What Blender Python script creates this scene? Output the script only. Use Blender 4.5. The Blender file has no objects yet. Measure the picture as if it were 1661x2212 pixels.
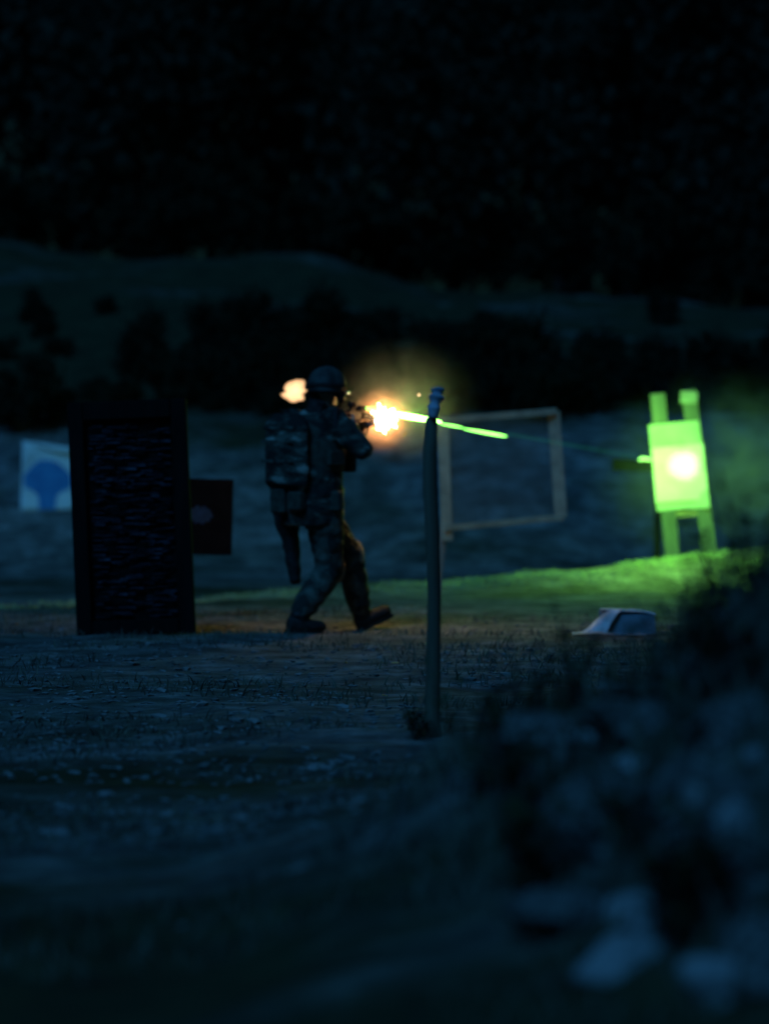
import bpy, bmesh, math, random
import numpy as np
from mathutils import Vector, Matrix, noise as mnoise
R = math.radians
random.seed(7); RNG = np.random.default_rng(7)
sc = bpy.context.scene
COL = sc.collection

# ------------------------------------------------------------------ camera
CAM = Vector((0, 0, 1.25)); FPX = 6144.0; PITCH = math.atan(146 / FPX)
cd = bpy.data.cameras.new('camera'); cam = bpy.data.objects.new('camera', cd); COL.objects.link(cam)
cam.location = CAM; cam.rotation_euler = (R(90) - PITCH, 0, 0)
cd.sensor_fit = 'VERTICAL'; cd.sensor_height = 36; cd.lens = 100
cd.clip_start = 0.1; cd.clip_end = 2000
cd.dof.use_dof = True; cd.dof.focus_distance = 14.5; cd.dof.aperture_fstop = 1.2
cd.dof.aperture_blades = 9
sc.camera = cam

# ------------------------------------------------------------------ sky, moon, exposure
MOON_EL, MOON_AZ = R(44), R(205)        # azimuth clockwise from +Y: behind the camera, to the left
w = bpy.data.worlds.new('World'); sc.world = w; w.use_nodes = True
nt = w.node_tree; nt.nodes.clear()
wo = nt.nodes.new('ShaderNodeOutputWorld'); bg = nt.nodes.new('ShaderNodeBackground')
sky = nt.nodes.new('ShaderNodeTexSky'); sky.sky_type = 'NISHITA'; sky.sun_disc = False
sky.sun_elevation = MOON_EL; sky.sun_rotation = MOON_AZ
tint = nt.nodes.new('ShaderNodeMix'); tint.data_type = 'RGBA'; tint.blend_type = 'MULTIPLY'
tint.inputs[0].default_value = 1.0; tint.inputs[7].default_value = (0.22, 0.80, 0.88, 1)
nt.links.new(sky.outputs[0], tint.inputs[6]); nt.links.new(tint.outputs[2], bg.inputs[0])
bg.inputs[1].default_value = 0.0023
nt.links.new(bg.outputs[0], wo.inputs[0])
ld = bpy.data.lights.new('moon', 'SUN'); moon = bpy.data.objects.new('moon', ld); COL.objects.link(moon)
ld.energy = 1.2; ld.angle = R(24); ld.color = (0.06, 0.385, 1.0)
mdir = Vector((math.sin(MOON_AZ) * math.cos(MOON_EL), math.cos(MOON_AZ) * math.cos(MOON_EL), math.sin(MOON_EL)))
moon.rotation_euler = mdir.to_track_quat('Z', 'Y').to_euler(); moon.location = (0, 0, 30)
vs = sc.view_settings; vs.view_transform = 'Standard'; vs.look = 'None'; vs.exposure = 0; vs.gamma = 1; vs.use_curve_mapping = False
cy = sc.cycles
cy.max_bounces = 4; cy.diffuse_bounces = 2; cy.glossy_bounces = 2; cy.transparent_max_bounces = 16; cy.volume_bounces = 0
cy.sample_clamp_indirect = 3.0; cy.use_denoising = True
cy.volume_max_steps = 48; cy.volume_step_rate = 2.5; cy.caustics_reflective = False; cy.caustics_refractive = False

# ------------------------------------------------------------------ helpers
CR, SR = math.cos(PITCH), math.sin(PITCH)
def ray(px, py):
    u = (px - 830.5) / FPX; v = -(py - 1106) / FPX
    return Vector((u, CR + v * SR, -SR + v * CR))
def at(px, py, d):
    r = ray(px, py); return CAM + r * (d / r.y)
def lerp(a, b, t): return a + (b - a) * t
def sstep(a, b, x):
    t = min(1, max(0, (x - a) / (b - a))); return t * t * (3 - 2 * t)

def material(name, build):
    m = bpy.data.materials.new(name); m.use_nodes = True
    n = m.node_tree; n.nodes.clear(); out = n.nodes.new('ShaderNodeOutputMaterial')
    build(n, out); return m
def bsdf(n, out, color=(.2, .2, .2, 1), rough=.8, metal=0, spec=.3):
    b = n.nodes.new('ShaderNodeBsdfPrincipled')
    b.inputs['Base Color'].default_value = color; b.inputs['Roughness'].default_value = rough
    b.inputs['Metallic'].default_value = metal; b.inputs['Specular IOR Level'].default_value = spec
    n.links.new(b.outputs[0], out.inputs[0]); return b
def noise_tex(n, scale, detail=4, rough=.55, coord='Object', stretch=(1, 1, 1), dist=0):
    tc = n.nodes.new('ShaderNodeTexCoord'); mp = n.nodes.new('ShaderNodeMapping'); mp.inputs['Scale'].default_value = stretch
    n.links.new(tc.outputs[coord], mp.inputs[0])
    t = n.nodes.new('ShaderNodeTexNoise'); t.inputs['Scale'].default_value = scale; t.inputs['Detail'].default_value = detail
    t.inputs['Roughness'].default_value = rough; t.inputs['Distortion'].default_value = dist
    n.links.new(mp.outputs[0], t.inputs['Vector']); return t
def ramp(n, src, stops, interp='LINEAR'):
    r = n.nodes.new('ShaderNodeValToRGB'); r.color_ramp.interpolation = interp
    while len(r.color_ramp.elements) < len(stops): r.color_ramp.elements.new(0.5)
    for e, (p, c) in zip(r.color_ramp.elements, stops): e.position = p; e.color = (*c, 1)
    n.links.new(src, r.inputs[0]); return r
def bump(n, src, b, strength=.4, dist=.02):
    k = n.nodes.new('ShaderNodeBump'); k.inputs['Strength'].default_value = strength; k.inputs['Distance'].default_value = dist
    n.links.new(src, k.inputs['Height']); n.links.new(k.outputs[0], b.inputs['Normal'])
def noisy(name, stops, scale=8, rough=.85, bs=.4, bd=.01, metal=0, spec=.25, stretch=(1, 1, 1), interp='LINEAR', detail=5):
    def f(n, o):
        b = bsdf(n, o, rough=rough, metal=metal, spec=spec)
        t = noise_tex(n, scale, detail, stretch=stretch); r = ramp(n, t.outputs[0], stops, interp)
        n.links.new(r.outputs[0], b.inputs['Base Color']); bump(n, t.outputs[0], b, bs, bd)
    return material(name, f)
def emit_mat(name, color, strength):
    def f(n, o):
        e = n.nodes.new('ShaderNodeEmission'); e.inputs[0].default_value = (*color, 1); e.inputs[1].default_value = strength
        n.links.new(e.outputs[0], o.inputs[0])
    return material(name, f)

class MB:
    def __init__(s): s.v = []; s.f = []
    def add(s, v, f):
        o = len(s.v); s.v += [tuple(x) for x in v]; s.f += [tuple(i + o for i in q) for q in f]; return s
    def box(s, c, h, rot=None, bev=0.0, taper=1.0):
        # centre, half sizes, optional rotation matrix, chamfer
        c = Vector(c); hx, hy, hz = h; M = rot or Matrix.Identity(3)
        b = min(bev, hx * .9, hy * .9, hz * .9)
        vs_, fs = [], []
        if b <= 0:
            for z in (-1, 1):
                for x, y in ((-1, -1), (1, -1), (1, 1), (-1, 1)):
                    k = taper if z > 0 else 1
                    vs_.append(c + M @ Vector((x * hx * k, y * hy * k, z * hz)))
            fs = [(3, 2, 1, 0), (4, 5, 6, 7), (0, 1, 5, 4), (1, 2, 6, 5), (2, 3, 7, 6), (3, 0, 4, 7)]
        else:
            rings = [(-hz, b), (-hz + b, 0), (hz - b, 0), (hz, b)]
            for z, i in rings:
                k = lerp(1, taper, (z + hz) / (2 * hz))
                X, Y = (hx - i) * k, (hy - i) * k
                e = b if i == 0 else b * .3
                for x, y in ((-X + e, -Y), (X - e, -Y), (X, -Y + e), (X, Y - e), (X - e, Y), (-X + e, Y), (-X, Y - e), (-X, -Y + e)):
                    vs_.append(c + M @ Vector((x, y, z)))
            for r in range(3):
                for k in range(8):
                    a, d = r * 8 + k, r * 8 + (k + 1) % 8
                    fs.append((a, d, d + 8, a + 8))
            fs += [tuple(range(7, -1, -1)), tuple(range(24, 32))]
        return s.add(vs_, fs)
    def tube(s, pts, radii, n=10, flat=1.0, up=(0, 0, 1), cap=True):
        # swept tube; flat scales the second cross axis; radii may be (a,b)
        pts = [Vector(p) for p in pts]; vs_, fs = [], []
        for i, p in enumerate(pts):
            d = (pts[min(i + 1, len(pts) - 1)] - pts[max(i - 1, 0)]).normalized()
            u = Vector(up)
            if abs(d.dot(u)) > .97: u = Vector((1, 0, 0))
            x = d.cross(u).normalized(); y = x.cross(d).normalized()
            r = radii[i] if isinstance(radii, (list, tuple)) else radii
            ra, rb = r if isinstance(r, (list, tuple)) else (r, r * flat)
            for k in range(n):
                a = 2 * math.pi * k / n
                vs_.append(p + x * (math.cos(a) * ra) + y * (math.sin(a) * rb))
        for i in range(len(pts) - 1):
            for k in range(n):
                a, b = i * n + k, i * n + (k + 1) % n
                fs.append((a, b, b + n, a + n))
        if cap:
            fs.append(tuple(range(n - 1, -1, -1))); fs.append(tuple(range((len(pts) - 1) * n, len(pts) * n)))
        return s.add(vs_, fs)
    def ball(s, c, r, n=14, m=9, rot=None, lo=-1, hi=1):
        c = Vector(c); M = rot or Matrix.Identity(3); vs_, fs = [], []
        rx, ry, rz = r if isinstance(r, (list, tuple)) else (r, r, r)
        for j in range(m + 1):
            t = lerp(math.asin(lo), math.asin(hi), j / m)
            for k in range(n):
                a = 2 * math.pi * k / n
                vs_.append(c + M @ Vector((math.cos(a) * math.cos(t) * rx, math.sin(a) * math.cos(t) * ry, math.sin(t) * rz)))
        for j in range(m):
            for k in range(n):
                a, b = j * n + k, j * n + (k + 1) % n
                fs.append((a, b, b + n, a + n))
        fs += [tuple(range(n - 1, -1, -1)), tuple(range(m * n, m * n + n))]
        return s.add(vs_, fs)
    def mesh(s, name):
        me = bpy.data.meshes.new(name); me.from_pydata(s.v, [], s.f); me.update(); return me
    def build(s, name, mat, parent=None, smooth=False, weld=False):
        return obj(name, s.mesh(name), mat, parent, smooth)
def obj(name, me, mat, parent=None, smooth=False):
    o = bpy.data.objects.new(name, me); COL.objects.link(o)
    if mat: me.materials.append(mat)
    if smooth: me.polygons.foreach_set('use_smooth', [True] * len(me.polygons))
    if parent:
        o.parent = parent; o.matrix_parent_inverse = Matrix.Translation(-parent.location) if parent.rotation_euler.z == 0 else parent.matrix_basis.inverted()
    return o
def tag(o, label, cat, group=None, kind=None):
    if label: o['label'] = label
    if cat: o['category'] = cat
    if group: o['group'] = group
    if kind: o['kind'] = kind
    return o
def empty(name, loc, label, cat, group=None):
    e = bpy.data.objects.new(name, None); e.empty_display_size = .1; COL.objects.link(e); e.location = loc
    return tag(e, label, cat, group)
def remeshed(mb, voxel, smooth_it=6, fold=0, fscale=9):
    me = mb.mesh('tmp'); o = bpy.data.objects.new('tmp', me); WS = bpy.data.scenes.new('workshop'); WS.collection.objects.link(o)
    m = o.modifiers.new('r', 'REMESH'); m.mode = 'VOXEL'; m.voxel_size = voxel
    s = o.modifiers.new('s', 'SMOOTH'); s.iterations = smooth_it; s.factor = .5
    WS.view_layers[0].update(); dg = WS.view_layers[0].depsgraph
    out = bpy.data.meshes.new_from_object(o.evaluated_get(dg)); bpy.data.objects.remove(o); bpy.data.meshes.remove(me); bpy.data.scenes.remove(WS)
    out.materials.clear()
    if fold:
        co = [v.co.copy() for v in out.vertices]; nr = [v.normal.copy() for v in out.vertices]; flat_ = []
        for p, q in zip(co, nr):
            k = mnoise.noise(Vector((p.x * fscale, p.y * fscale, p.z * fscale * 1.8))) + .5 * mnoise.noise(p * fscale * 2.3)
            flat_ += list(p + q * (fold * k))
        out.vertices.foreach_set('co', flat_)
    out.polygons.foreach_set('use_smooth', [True] * len(out.polygons)); out.update()
    return out
def basis(fwd, up=(0, 0, 1)):
    f = Vector(fwd).normalized(); r = f.cross(Vector(up)).normalized(); u = r.cross(f)
    return f, r, u
def mat3(x, y, z): return Matrix((x, y, z)).transposed()
def rotz(a): return Matrix.Rotation(a, 3, 'Z')

# ------------------------------------------------------------------ terrain height
def n2(x, y, s, z=0.0): return mnoise.noise(Vector((x * s, y * s, z)))
def lip_y(x):
    x = max(-6.0, min(8.0, x)); return 24.2 + .62 * x + .25 * n2(x, 3, .6)
def H(x, y):
    h = 0.035 * n2(x, y, .45) + .028 * n2(x * .55, y, 1.7, 4)
    if y < 40: h += .018 * n2(x * .7, y, 3.6, 9) + .008 * n2(x * .8, y, 9.0, 10)
    # loose earth mound in the near right
    if y < 16 and -3 < x < 6:
        h += 1.42 * math.exp(-((x - 1.75) / .80) ** 2 - ((y - 7.1) / 2.3) ** 2) * (1 + .22 * n2(x, y, 1.6, 2))
        h += .36 * math.exp(-((x - .55) / .75) ** 2 - ((y - 7.6) / 1.9) ** 2) * (1 + .3 * n2(x, y, 2.1, 5))
    # grassy lip at the far edge of the range
    if y > 18:
        k = y - lip_y(x)
        top = float(np.interp(x, [-6, -1.4, .56, 1.9, 2.8, 4.2], [-.02, -.015, .055, .105, .235, .32]))
        if -1.4 < k < 3: top += .025 * n2(x, y, 1.1, 7)
        if k < 0: h += top * sstep(-1.35, -.05, k)
        else: h += top * (1 - sstep(.3, 3.0, k)) - .28 * sstep(.3, 3.0, k)
    # bank behind it
    if y > 31:
        bk = 33 + .8 * n2(x, 0, .25, 1)
        t = sstep(bk, bk + 4.2, y)
        if t > 0:
            crest = 1.62 + .10 * sstep(-4, 6, x) + .16 * n2(x, y, .35, 11)
            h += (crest + .28) * t + .10 * t * n2(x, y, .9, 13) + .05 * t * n2(x, y, 2.6, 14)
    # hillside up to a ridge
    if y > 38:
        ridge = 4.9 - .10 * (x + 7) + .35 * n2(x, 0, .22, 21)
        h += (ridge - 1.6) * sstep(38, 52, y) + .28 * sstep(38, 42, y) * (n2(x, y, .30, 23) + .5 * n2(x, y, .8, 25))
        h += .03 * max(0, y - 52)
    return h
def hit(px, py, d0=3.0, d1=70.0):
    r = ray(px, py); d = d0
    while d < d1:
        p = CAM + r * (d / r.y)
        if p.z <= H(p.x, p.y): return p
        d += .04 if d < 30 else .1
    return CAM + r * (d1 / r.y)

# ------------------------------------------------------------------ materials
def ground_build(n, o):
    b = bsdf(n, o, rough=.95, spec=.1)
    a = noise_tex(n, .8, 7, .70, stretch=(.38, 1, 1)); c = noise_tex(n, 4.5, 7, .74, stretch=(.6, 1, 1)); g = noise_tex(n, 38, 4, .7)
    soil = ramp(n, c.outputs[0], [(.33, (.045, .043, .038)), (.51, (.15, .142, .125)), (.69, (.36, .34, .31))])
    grass = ramp(n, c.outputs[0], [(.3, (.018, .022, .012)), (.6, (.05, .055, .026)), (.8, (.10, .10, .05))])
    m = ramp(n, a.outputs[0], [(.40, (0, 0, 0)), (.60, (1, 1, 1))])
    # near the camera and on the mound the ground is overgrown, further out trodden bare
    tc = n.nodes.new('ShaderNodeTexCoord'); sp = n.nodes.new('ShaderNodeSeparateXYZ'); n.links.new(tc.outputs['Object'], sp.inputs[0])
    mr = n.nodes.new('ShaderNodeMapRange'); mr.inputs[1].default_value = 6; mr.inputs[2].default_value = 12
    mr.inputs[3].default_value = -.10; mr.inputs[4].default_value = .09; n.links.new(sp.outputs[1], mr.inputs[0])
    ad = n.nodes.new('ShaderNodeMath'); ad.operation = 'ADD'; n.links.new(a.outputs[0], ad.inputs[0]); n.links.new(mr.outputs[0], ad.inputs[1])
    hb = n.nodes.new('ShaderNodeMapRange'); hb.inputs[1].default_value = 35.5; hb.inputs[2].default_value = 39
    hb.inputs[3].default_value = 0; hb.inputs[4].default_value = -.255; n.links.new(sp.outputs[1], hb.inputs[0])
    hn = noise_tex(n, .16, 3, .5, stretch=(.6, .6, 1.6)); h2 = n.nodes.new('ShaderNodeMath'); h2.operation = 'MULTIPLY_ADD'; h2.inputs[1].default_value = .5; h2.inputs[2].default_value = -.25
    n.links.new(hn.outputs[0], h2.inputs[0]); h3 = n.nodes.new('ShaderNodeMath'); h3.operation = 'ADD'; n.links.new(h2.outputs[0], h3.inputs[0]); n.links.new(hb.outputs[0], h3.inputs[1])
    h4 = n.nodes.new('ShaderNodeMath'); h4.operation = 'ADD'; n.links.new(ad.outputs[0], h4.inputs[0]); n.links.new(h3.outputs[0], h4.inputs[1])
    # the loose heap in the near right is bare earth
    z1 = n.nodes.new('ShaderNodeMapRange'); z1.inputs[1].default_value = .15; z1.inputs[2].default_value = .55; z1.inputs[3].default_value = 0; z1.inputs[4].default_value = .04; n.links.new(sp.outputs[2], z1.inputs[0])
    y1 = n.nodes.new('ShaderNodeMath'); y1.operation = 'LESS_THAN'; y1.inputs[1].default_value = 14; n.links.new(sp.outputs[1], y1.inputs[0])
    zy = n.nodes.new('ShaderNodeMath'); zy.operation = 'MULTIPLY_ADD'; n.links.new(z1.outputs[0], zy.inputs[0]); n.links.new(y1.outputs[0], zy.inputs[1]); n.links.new(h4.outputs[0], zy.inputs[2])
    n.links.new(zy.outputs[0], m.inputs[0])
    mx = n.nodes.new('ShaderNodeMix'); mx.data_type = 'RGBA'; n.links.new(m.outputs[0], mx.inputs[0])
    n.links.new(grass.outputs[0], mx.inputs[6]); n.links.new(soil.outputs[0], mx.inputs[7])
    n.links.new(mx.outputs[2], b.inputs['Base Color'])
    s = n.nodes.new('ShaderNodeMath'); s.operation = 'ADD'; n.links.new(c.outputs[0], s.inputs[0]); n.links.new(g.outputs[0], s.inputs[1])
    bump(n, s.outputs[0], b, .8, .03)
M_GROUND = material('earth', ground_build)
M_ROCK = noisy('rock', [(.3, (.16, .16, .15)), (.7, (.42, .41, .39))], 9, .9, .6, .02)
M_CLOD = noisy('earth_clod', [(.32, (.03, .03, .027)), (.5, (.10, .095, .085)), (.68, (.24, .23, .21))], 5, .95, .6, .03, spec=.1)
M_GRAVEL = noisy('gravel', [(.3, (.10, .10, .09)), (.7, (.30, .29, .27))], 3, .9, .3, .01)
M_GRASS = noisy('grass', [(.3, (.04, .042, .03)), (.7, (.13, .13, .09))], 2, .8, 0, .01)
M_STRAW = noisy('straw', [(.3, (.26, .32, .15)), (.7, (.48, .54, .26))], 2, .8, 0, .01)
M_LEAF = noisy('leaf', [(.3, (.016, .028, .012)), (.7, (.055, .075, .028))], 3, .95, 0, .01, spec=.03)
M_LEAF2 = noisy('leaf_dark', [(.3, (.010, .014, .008)), (.7, (.018, .023, .013))], 3, .95, 0, .01, spec=.03)
M_TREE = noisy('tree_leaf', [(.3, (.020, .027, .018)), (.7, (.026, .034, .023))], 3, .95, 0, .01, spec=.03)
M_BARK = noisy('bark', [(.3, (.03, .025, .02)), (.7, (.10, .085, .07))], 12, .95, .8, .02, stretch=(1, 1, .2))
M_WOOD = noisy('weathered_wood', [(.3, (.13, .11, .085)), (.7, (.30, .26, .20))], 9, .85, .4, .005, stretch=(1, 1, .1))
M_STAKE = noisy('dark_stake_wood', [(.3, (.05, .045, .03)), (.7, (.13, .115, .08))], 9, .9, .4, .005, stretch=(1, 1, .1), spec=.1)
M_GREYWOOD = noisy('grey_batten', [(.3, (.055, .065, .06)), (.7, (.13, .14, .125))], 9, .85, .3, .004, stretch=(1, 1, .1))
M_FRAMEWOOD = noisy('pale_lath', [(.3, (.30, .25, .16)), (.7, (.52, .44, .28))], 9, .8, .3, .004)
M_BLACKWOOD = noisy('black_painted_wood', [(.3, (.003, .003, .003)), (.7, (.008, .008, .007))], 14, .85, .3, .004, stretch=(1, 1, .15), spec=.08)
M_NET = noisy('net_scrap', [(.38, (.006, .007, .009)), (.55, (.020, .024, .030)), (.78, (.075, .09, .12))], 14, .9, 0, .01, stretch=(.5, 1, 1), spec=.1)
M_PAPER = noisy('target_paper', [(.3, (.66, .66, .62)), (.7, (.80, .80, .76))], 5, .75, .15, .004)
M_PATCH = noisy('pale_card', [(.3, (.42, .42, .38)), (.7, (.58, .58, .54))], 4, .8, .15, .004)
M_BUFF = noisy('buff_card', [(.3, (.22, .25, .22)), (.7, (.36, .39, .34))], 3, .8, .15, .004)
M_GREYCARD = noisy('grey_card', [(.3, (.14, .15, .14)), (.7, (.26, .28, .26))], 6, .8, .15, .004)
M_TORN = noisy('scuffed_paper', [(.25, (.32, .33, .30)), (.42, (.64, .64, .60)), (.70, (.80, .80, .76))], 4, .8, .2, .004)
M_BLUE = noisy('blue_print', [(.3, (.04, .17, .36)), (.7, (.06, .25, .46))], 6, .7, .1, .004)
M_CARD = noisy('white_card', [(.3, (.58, .56, .55)), (.7, (.80, .78, .77))], 4, .6, .2, .006)
M_CARD_SHADE = noisy('shaded_card', [(.3, (.10, .11, .13)), (.7, (.24, .26, .29))], 4, .6, .2, .006)  # inside of the white card, shade put into the colour
M_BLACKCARD = noisy('black_card', [(.3, (.0015, .0016, .0018)), (.7, (.004, .0042, .0045))], 8, .95, .1, .003, spec=.08)
M_GREYMARK = noisy('grey_mark', [(.3, (.004, .011, .02)), (.7, (.014, .04, .075))], 20, .8, 0, .003)
M_CAMO = noisy('camouflage_cloth', [(.0, (.010, .013, .011)), (.46, (.030, .036, .028)), (.55, (.085, .092, .072)), (.62, (.24, .245, .20))], 9, .9, .35, .006, stretch=(.7, .7, 1.5), interp='CONSTANT')
M_CAMO2 = noisy('camouflage_trousers', [(.0, (.018, .022, .018)), (.47, (.055, .062, .048)), (.58, (.10, .105, .082)), (.68, (.17, .175, .14))], 8, .9, .35, .006, interp='CONSTANT')
M_NYLON = noisy('dark_nylon', [(.3, (.008, .009, .008)), (.7, (.028, .03, .026))], 30, .75, .3, .003)
M_TAN = noisy('tan_pad', [(.3, (.20, .16, .11)), (.7, (.36, .30, .20))], 24, .8, .3, .003)
M_POUCH = noisy('olive_nylon', [(.3, (.022, .026, .018)), (.7, (.06, .066, .048))], 24, .8, .3, .003)
M_HELMET = noisy('helmet_cover', [(.35, (.02, .024, .022)), (.6, (.06, .07, .062))], 11, .7, .25, .004)
M_GUN = noisy('gun_metal', [(.3, (.012, .012, .012)), (.7, (.03, .03, .03))], 40, .42, .1, .001, metal=.6, spec=.5)
M_POLY = noisy('black_polymer', [(.3, (.012, .012, .012)), (.7, (.024, .024, .024))], 40, .55, .2, .001)
M_RUBBER = noisy('boot_leather', [(.3, (.008, .008, .008)), (.7, (.03, .027, .022))], 18, .6, .3, .003)
M_SKIN = noisy('skin', [(.3, (.30, .18, .13)), (.7, (.46, .30, .22))], 14, .55, .15, .002)
M_GLOVE = noisy('glove', [(.3, (.16, .12, .08)), (.7, (.30, .22, .15))], 20, .8, .2, .002)
M_BRASS = noisy('brass', [(.3, (.55, .38, .14)), (.7, (.80, .58, .25))], 20, .5, .05, .001, metal=1, spec=.5)
def lens_build(n, o): bsdf(n, o, (.01, .014, .018, 1), .12, 0, .9)
M_LENS = material('goggle_lens', lens_build)
def glint_build(n, o): bsdf(n, o, (.35, .62, .85, 1), .3, 1.0, .5)
M_GLINT = material('glint_blue', glint_build)  # metal tinted blue to colour the glint
M_CLOTHCAP = noisy('grey_blue_rag', [(.3, (.22, .25, .30)), (.7, (.40, .44, .50))], 10, .9, .3, .006)
def film_build(n, o):
    d = n.nodes.new('ShaderNodeBsdfDiffuse'); d.inputs[0].default_value = (.20, .22, .19, 1)
    t = n.nodes.new('ShaderNodeBsdfTransparent'); m = n.nodes.new('ShaderNodeMixShader')
    k = noise_tex(n, 3, 4); r = ramp(n, k.outputs[0], [(.3, (.22, .22, .22)), (.7, (.42, .42, .42))])
    n.links.new(r.outputs[0], m.inputs[0]); n.links.new(t.outputs[0], m.inputs[1]); n.links.new(d.outputs[0], m.inputs[2])
    n.links.new(m.outputs[0], o.inputs[0])
M_FILM = material('mesh_screen', film_build)

# ------------------------------------------------------------------ ground sheet
def make_ground():
    rows = [1.5]
    while rows[-1] < 260:
        y = rows[-1]; rows.append(y + max(.045, .011 * y if y < 40 else .02 * y if y < 70 else .2 * y))
    rows = [-30, -10, -2] + rows
    nc = 230; vs_, fs = [], []
    us = [(-1 + 2 * i / nc) for i in range(nc + 1)]
    us = [.32 * u + .68 * u ** 5 for u in us]
    for y in rows:
        wd = 8 + 1.15 * max(0, y)
        for u in us:
            x = u * wd; vs_.append((x, y, H(x, y)))
    k = nc + 1
    for i in range(len(rows) - 1):
        for j in range(nc):
            a = i * k + j; fs.append((a, a + 1, a + k + 1, a + k))
    me = bpy.data.meshes.new('ground'); me.from_pydata(vs_, [], fs); me.update()
    g = obj('ground', me, M_GROUND, None, True); g['kind'] = 'structure'
    g['label'] = 'bare trodden earth and stubble of the night range'
make_ground()

# ------------------------------------------------------------------ leafy things
def leaf_cloud(count, rad, size, seed, hollow=.45, base=0.0, cl=14):
    rg = np.random.default_rng(seed); mb = MB()
    cents = []
    for _ in range(cl):
        d = rg.normal(size=3); d /= np.linalg.norm(d); rr = rg.uniform(hollow, 1) * .85
        cents.append(d * rr * np.array(rad))
    cr = min(rad) * .42
    for _ in range(count):
        c = cents[rg.integers(cl)]; p = c + rg.normal(size=3) * cr * .5
        p[2] += base
        a = rg.normal(size=3); a /= np.linalg.norm(a); b = np.cross(a, rg.normal(size=3)); b /= np.linalg.norm(b)
        s = size * rg.uniform(.6, 1.4); q = Vector(p); A = Vector(a) * s; B = Vector(b) * s * .55
        mb.add([q - A, q + B * .9, q + A, q - B * .9], [(0, 1, 2, 3)])
    return mb
def bush_proto(seed, rad, size, count):
    return leaf_cloud(count, rad, size, seed, base=rad[2] * .95).mesh('foliage')
def stem_mesh(h, r, seed):
    rg = random.Random(seed); mb = MB()
    for k in range(4):
        a = k * 1.6 + rg.random(); l = h * rg.uniform(.7, 1)
        mb.tube([(0, 0, -.1), (math.cos(a) * l * .15, math.sin(a) * l * .15, l * .5), (math.cos(a) * l * .38, math.sin(a) * l * .38, l)], [r, r * .7, r * .3], 6)
    return mb.mesh('stem')
BUSH = [bush_proto(11 + i, rd, .085, 1500) for i, rd in enumerate([(.95, .8, .75), (.75, .75, 1.0), (1.25, .9, .7)])]
STEM = [stem_mesh(1.1, .04, i) for i in range(3)]
for m in BUSH: m.materials.append(M_LEAF2)
for m in STEM: m.materials.append(M_BARK)
def plant(name, loc, scale, rz, fol, stem, label, cat, group, folname='foliage'):
    e = empty(name, loc, label, cat, group); e.scale = (scale,) * 3; e.rotation_euler = (0, 0, rz)
    for nm, me in ((folname, fol), ('stem', stem)):
        o = bpy.data.objects.new(nm, me); COL.objects.link(o); o.parent = e
    return e
rg = random.Random(5)
bush_px = []
for i in range(13): bush_px.append((rg.uniform(300, 640), rg.uniform(760, 890), .62, 'left'))
for i in range(5): bush_px.append((rg.uniform(-40, 260), rg.uniform(870, 930), .5, 'far'))
for i in range(12): bush_px.append((rg.uniform(640, 1080), rg.uniform(780, 890), .6, 'mid'))
for i in range(16): bush_px.append((rg.uniform(1060, 1720), rg.uniform(790, 895), .6, 'right'))
for i in range(34): bush_px.append((rg.uniform(-60, 1720), rg.uniform(660, 900), .36, 'wide'))
LB = {'wide': ('small dark shrub scattered over the overgrown slope', 'small shrubs on the slope'), 'left': ('dark bush on the slope above the barricade and the shooter', 'bushes above the barricade'),
      'far': ('dark bush at the far left of the slope above the blue target', 'bushes at the far left of the slope'),
      'mid': ('dark bush on the slope above the muzzle flash', 'bushes above the muzzle flash'),
      'right': ('dark bush on the slope above the frame and green target', 'bushes above the green target')}
for px, py, s, k in bush_px:
    p = hit(px, py, 34, 70); i = rg.randrange(3)
    plant('bush', (p.x, p.y, p.z - .15), s * rg.uniform(.75, 1.3), rg.uniform(0, 6.3), BUSH[i], STEM[i], LB[k][0], 'bush', LB[k][1])

# dark trees beyond the ridge
def tree_meshes(seed, h, rad):
    r = random.Random(seed); tr = MB()
    pts = [(0, 0, -.3)]; x = y = 0
    for k in range(1, 6):
        x += r.uniform(-.12, .12); y += r.uniform(-.12, .12); pts.append((x, y, h * .85 * k / 5))
    tr.tube(pts, [.24, .2, .16, .12, .08, .03], 9)
    for k in range(11):
        t = r.uniform(.35, .9); b = Vector(pts[0]).lerp(Vector(pts[-1]), t); a = r.uniform(0, 6.28); l = rad * r.uniform(.5, .95) * (1.15 - t * .6)
        e = b + Vector((math.cos(a) * l, math.sin(a) * l, l * .45)); tr.tube([b, b.lerp(e, .5) + Vector((0, 0, .1)), e], [.07, .05, .02], 6)
    cr = leaf_cloud(6500, (rad, rad, h * .50), .15, seed, .3, h * .52, 40)
    a, b = tr.mesh('trunk'), cr.mesh('crown'); a.materials.append(M_BARK); b.materials.append(M_TREE); return a, b
TREES = [tree_meshes(31, 9.5, 2.3), tree_meshes(32, 8.2, 2.6), tree_meshes(33, 11, 2.2)]
rg = random.Random(9)
for i in range(15):
    x = -9.5 + i * 1.4 + rg.uniform(-.5, .5); y = rg.uniform(54.5, 63); t = TREES[i % 3]
    side = 'left' if x < -2.5 else 'centre' if x < 3 else 'right'
    e = empty('tree', (x, y, H(x, y) - .05), 'dark leafy tree beyond the ridge at the ' + side + ' of the picture', 'tree', 'dark trees beyond the ridge, ' + side)
    s = rg.uniform(.8, 1.25); e.scale = (s, s, s); e.rotation_euler = (0, 0, rg.uniform(0, 6.3))
    for nm, me in (('trunk', t[0]), ('crown', t[1])):
        o = bpy.data.objects.new(nm, me); COL.objects.link(o); o.parent = e

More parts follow.
